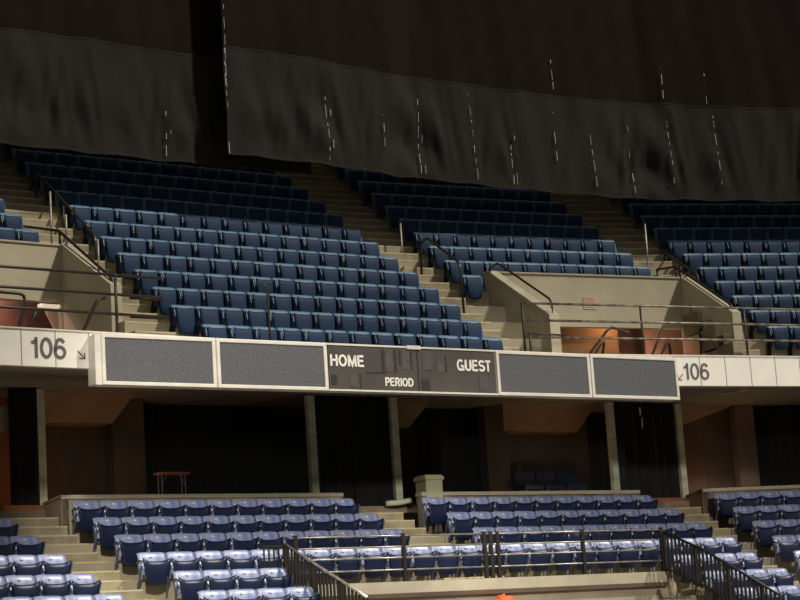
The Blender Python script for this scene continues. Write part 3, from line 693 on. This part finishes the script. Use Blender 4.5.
# left-edge orange wall and lit stair stringer
panel(LO, 0, -6, 1.25, 2.0, 2.2, 3.2, 5.6, 'concourse_wall', M['orange'], 'orange-brown wall at the left edge of the concourse')
bm = newbm(); extr(bm, [(0, 0), (0, .35), (.1, .35), (.1, 0)], 0, 1)
bmesh.ops.delete(bm, geom=bm.verts, context='VERTS')
a = [(-1.4, 4.25), (.62, 5.40), (.62, 5.05), (-.2, 4.35), (-1.4, 3.4)]
v0 = [bm.verts.new((x, 1.0, z)) for x, z in a]; v1 = [bm.verts.new((x, 1.12, z)) for x, z in a]
bm.faces.new(v0); bm.faces.new(v1[::-1])
for q in range(5): bm.faces.new([v0[q], v1[q], v1[(q+1) % 5], v0[(q+1) % 5]])
tag(place(obj('stair_stringer', bm, M['cream']), LO, 0), 'pale sloping stair stringer at the far left edge', 'stringer')
for i, t0, t1 in ((1, -7.85, -7.05), (2, 7.2, 9.0)):
    panel(LO, i, t0, t1, .74, 1.0, 3.2, 3.30, 'door_threshold', M['orange'], 'orange-brown threshold strip under the black drape', 'threshold')

# glass wind screens behind the last lower row
for i, t0, t1, lb in ((1, -6.98, -1.28, 'left-centre'), (2, 1.7, 6.78, 'right-centre'), (3, .9, 10, 'right')):
    bm = newbm(); box(bm, t0, t1, .08, .092, 3.41, 4.62)
    g = place(obj('glass_screen', bm, M['glass']), LO, i); tag(g, f'clear glass screen standing on the {lb} low wall', 'glass screen', None)

# pale green pillar box on the wall end and the curb beside it
e = empty('pillar_box', W(LO, 2, 1.19, .0, 3.2), LO['p'][2]); tag(e, 'pale green box with a capped top at the left end of the low wall', 'box')
bm = newbm(); box(bm, 0, .42, -.06, .34, 0, .46); obj('body', bm, M['box'], e, bevel=.01)
bm = newbm(); box(bm, -.03, .45, -.09, .37, .46, .54); box(bm, 0, .42, -.06, .34, .54, .57); obj('cap', bm, M['box'], e, bevel=.012)
bm = newbm(); tube(bm, bend([(0, 0, 0), (.25, -.12, .0), (.55, -.12, .05)], .1), .06, 10)
tag(place(obj('curb_pipe', bm, M['post'], smooth=True), LO, 2, .60, .62, 3.24), 'thick pale pipe lying between post and pale green box', 'pipe')

# red-topped folding table in the concourse
e = empty('folding_table', W(LO, 1, -4.44, 1.05, 3.2), LO['p'][1]); tag(e, 'small folding table with a red top in the dark concourse', 'table')
bm = newbm(); box(bm, 0, .68, 0, .26, .72, .76); obj('tabletop', bm, M['redtop'], e, bevel=.005)
for x in (.08, .60):
    for y in (.05, .21):
        bm = newbm(); tube(bm, [(x, y, 0), (x, y, .72)], .012, 6); obj('leg', bm, M['steel'], e)
    bm = newbm(); tube(bm, bend([(x, .06, .5), (x+(.05 if x < .3 else -.05), .06, .62), (x+(.14 if x < .3 else -.14), .06, .72)], .06), .009, 6); obj('brace', bm, M['steel'], e)

# dark low seat shapes beyond the glass
for q in range(3):
    e = empty('low_seat_shape', W(LO, 2, 4.95+.62*q, 1.5, 3.2), LO['p'][2]); tag(e, f'dim blue-grey low seat shape behind the glass, {("leftmost", "middle", "rightmost")[q]} of three', 'bench', 'low seat shapes behind glass')
    bm = newbm(); box(bm, 0, .56, 0, .4, .4, .52); obj('seat', bm, M['lo_pan'], e, bevel=.02)
    bm = newbm(); box(bm, 0, .56, .36, .42, .5, .86); obj('backrest', bm, M['lo_pan'], e, bevel=.02)
    for x in (.06, .48):
        bm = newbm(); box(bm, x, x+.03, .05, .35, 0, .4); obj('leg', bm, M['steel'], e)

# ------------------------------------------------------------------ front portal, its curb and railings
OP = -RL*3-1.1
bm = newbm()
P = [W(LO, 1, -4.5, OP-.10), mit(LO, 1, OP-.10), W(LO, 2, 4.35, OP-.10), W(LO, 2, 4.35, OP), mit(LO, 1, OP), W(LO, 1, -4.5, OP)]
prism(bm, [xy(p) for p in P], 1.19+ZC, 1.40+ZC)
c = struct(obj('portal_curb', bm, M['cream']), 'cream concrete curb under the front railing', 'curb')
bm = newbm()
P2 = [W(LO, 1, -4.5, OP-.12), mit(LO, 1, OP-.12), W(LO, 2, 4.35, OP-.12), W(LO, 2, 4.35, OP+.3), mit(LO, 1, OP+.3), W(LO, 1, -4.5, OP+.3)]
prism(bm, [xy(p) for p in P2], 1.11+ZC, 1.19+ZC); obj('lintel', bm, M['brown'], c)
panel(LO, 1, -4.5, 4.3, OP+.35, OP+.5, -ZC, 1.02, 'portal_back_wall', M['mauve'], 'mauve-grey wall inside the front portal')
bm = newbm(); box(bm, -4.5, 4.3, OP-.9, OP+.36, .74, .82)
struct(place(obj('portal_ledge', bm, M['mauve']), LO, 1), 'mauve ledge low inside the front portal', 'ledge')
def fence(F, i, t0, t1, o, zs, posts, z0, label):
    e = empty('front_railing', W(F, i, t0, o, z0), F['p'][i]); tag(e, label, 'railing', 'front railings above the portal')
    for z in zs:
        bm = newbm(); tube(bm, [(0, 0, z-z0), (t1-t0, 0, z-z0)], .016); obj('rail', bm, M['steel'], e, True)
    for t in posts:
        bm = newbm(); box(bm, t-t0-.035, t-t0+.035, -.03, .03, 0, zs[0]-z0+.04); obj('post', bm, M['rail_dark'], e)
fence(LO, 1, -4.3, -.02, OP-.05, (2.24, 2.04, 1.84, 1.62), (-4.25, -1.95, -.1), 1.40, 'steel bar railing above the portal, left run')
fence(LO, 2, .02, 4.35, OP-.05, (2.24, 2.04, 1.84, 1.62), (.08, .24, 2.30, 4.32), 1.40, 'steel bar railing above the portal, right run')
def baluster(i, t, pts, label, bot, step=.1, drop=.9):
    """guard in the plane t; pts = (o, z) of the top rail"""
    e = empty('baluster_guard', W(LO, i, t, pts[0][0], 0), LO['p'][i]); tag(e, label, 'railing', 'baluster guards')
    o0 = pts[0][0]
    bm = newbm(); tube(bm, [(0, o-o0, z) for o, z in pts], .026); obj('handrail', bm, M['steel'] if i == 1 else M['rail_dark'], e, True)
    bm = newbm(); tube(bm, [(0, o-o0, z-drop+.08) for o, z in pts], .018); obj('bottom_rail', bm, M['rail_dark'], e, True)
    L = pts[-1][0]-pts[0][0]; n = int(abs(L)/step)
    for q in range(n+1):
        o = pts[0][0]+L*q/n
        for (oa, za), (ob, zb) in zip(pts, pts[1:]):
            if min(oa, ob)-1e-6 <= o <= max(oa, ob)+1e-6: z = za+(zb-za)*(o-oa)/(ob-oa); break
        w = .032 if q % 8 == 0 else .017
        bm = newbm(); box(bm, -w, w, o-o0-w, o-o0+w, z-drop, z); b = obj('baluster', bm, M['rail_dark'], e)
baluster(1, -4.47, [(-3.72, 2.14), (-4.5, 1.80), (-6.3, 1.04)], 'dark baluster guard sloping down at the left of the portal', 0, .11, .78)
baluster(2, 4.28, [(-3.85, 2.18), (-4.97, 1.74), (-6.95, .74)], 'dark baluster guard sloping down in front of the right seats', 0, .11, .80)
# extra inner gate on the left guard
e = empty('baluster_gate', W(LO, 1, -4.47, -3.72, 1.28), LO['p'][1]); tag(e, 'small dark baluster gate beside the left guard', 'gate')
bm = newbm(); box(bm, -.45, .0, -.015, .015, .80, .84); box(bm, -.45, .0, -.015, .015, .03, .06); obj('frame', bm, M['rail_dark'], e)
for q in range(5):
    bm = newbm(); box(bm, -.44+q*.1, -.415+q*.1, -.012, .012, 0, .82); obj('baluster', bm, M['rail_dark'], e)
# orange and beige cloths
def cloth(name, m, i, t, o, z, s, label, cat, seed):
    rnd = random.Random(seed); bm = newbm()
    bmesh.ops.create_icosphere(bm, subdivisions=3, radius=1)
    for v in bm.verts:
        k = 1+.35*math.sin(v.co.x*7+seed)*math.cos(v.co.y*6)+.15*rnd.uniform(-1, 1)
        v.co = Vector((v.co.x*s[0]*k, v.co.y*s[1]*k, v.co.z*s[2]*k))
    tag(place(obj(name, bm, m, smooth=True), LO, i, t, o, z), label, cat)
cloth('orange_cloth', M['orangecloth'], 2, .10, OP-.35, .90, (.20, .10, .17), 'bright orange crumpled cloth on the ledge below the front railing', 'cloth', 2)
cloth('beige_bundle', M['beige'], 2, 4.02, OP-.6, 1.02, (.07, .07, .21), 'pale beige bundle beside the foot of the right baluster guard', 'bundle', 5)
# arena floor
bm = newbm(); box(bm, -40, 40, -10, 60, -.1, 0); struct(obj('floor', bm, M['floor']), 'arena floor', 'floor')

# ------------------------------------------------------------------ light
w = bpy.data.worlds.new('world'); bpy.context.scene.world = w; w.use_nodes = True
w.node_tree.nodes['Background'].inputs['Color'].default_value = (1, .93, .84, 1); w.node_tree.nodes['Background'].inputs['Strength'].default_value = .13
def aim(ob, d): ob.rotation_euler = Vector(d).to_track_quat('-Z', 'Y').to_euler()
u2, n2 = U(UP['p'][2]), N(UP['p'][2])
L = bpy.data.lights.new('house_lights', 'SUN'); L.energy = 2.7; L.angle = .06; L.color = (1, .92, .78)
s = bpy.data.objects.new('house_lights', L); COL.objects.link(s)
toL = Vector((.72*u2.x-.60*n2.x, .72*u2.y-.60*n2.y, 1.0)); aim(s, -toL); s.location = (10, 20, 25)
# arena floods aimed at the lower bowl from under the roof opposite
def spot(loc, tgt, e, size, blend, rad, col):
    l = bpy.data.lights.new('arena_flood', 'SPOT'); l.energy = e; l.spot_size = size; l.spot_blend = blend; l.shadow_soft_size = rad; l.color = col
    o = bpy.data.objects.new('arena_flood', l); COL.objects.link(o); o.location = loc; aim(o, Vector(tgt)-Vector(loc)); return o
spot((-1, 11, 13), W(LO, 1, -3, -1.2, 1.3), 17500, .40, .45, .8, (1, .91, .79))
spot((15, 9, 13), W(LO, 2, 5, -1.2, 1.3), 17500, .40, .45, .8, (1, .91, .79))
def point(F, i, t, o, z, e, r, col):
    l = bpy.data.lights.new('warm_point', 'POINT'); l.energy = e; l.shadow_soft_size = r; l.color = col
    p = bpy.data.objects.new('warm_point', l); COL.objects.link(p); p.location = W(F, i, t, o, z)
point(UP, 2, 5.3, -1.28, 7.62, 14, .03, (1, .60, .42)); point(UP, 0, -1.6, -1.28, 7.62, 40, .04, (1, .78, .62))
point(UP, 2, 6.45, -1.5, 7.0, 5, 0, (1, .66, .5)); point(LO, 1, -5.7, .5, 3.32, 13, 0, (1, .6, .33)); point(LO, 2, 5.6, .5, 3.32, 13, 0, (1, .6, .33)); point(LO, 2, 10.3, .5, 3.32, 13, 0, (1, .6, .33))  # added fill for the salmon wall; unseen points behind the parapet light the soffits
point(LO, 0, -1.6, 1.0, 4.9, 5, .2, (1, .7, .45))

# ------------------------------------------------------------------ camera
cam = bpy.data.cameras.new('camera'); cam.sensor_width = 36; cam.lens = 36*1956.37/800; cam.clip_end = 300
co = bpy.data.objects.new('camera', cam); COL.objects.link(co)
pi_, ro = .1815, .06514
fw = Vector((0, math.cos(pi_), math.sin(pi_))); up = Vector((0, -math.sin(pi_), math.cos(pi_))); rt = Vector((1, 0, 0))
r2 = math.cos(ro)*rt - math.sin(ro)*up; u_ = math.sin(ro)*rt + math.cos(ro)*up
mtx = Matrix((r2, u_, -fw)).transposed().to_4x4(); mtx.translation = Vector((0, 0, ZC)); co.matrix_world = mtx
sc = bpy.context.scene; sc.camera = co
sc.view_settings.view_transform = 'Standard'; sc.cycles.use_denoising = True
print('seats', NSEAT[0])
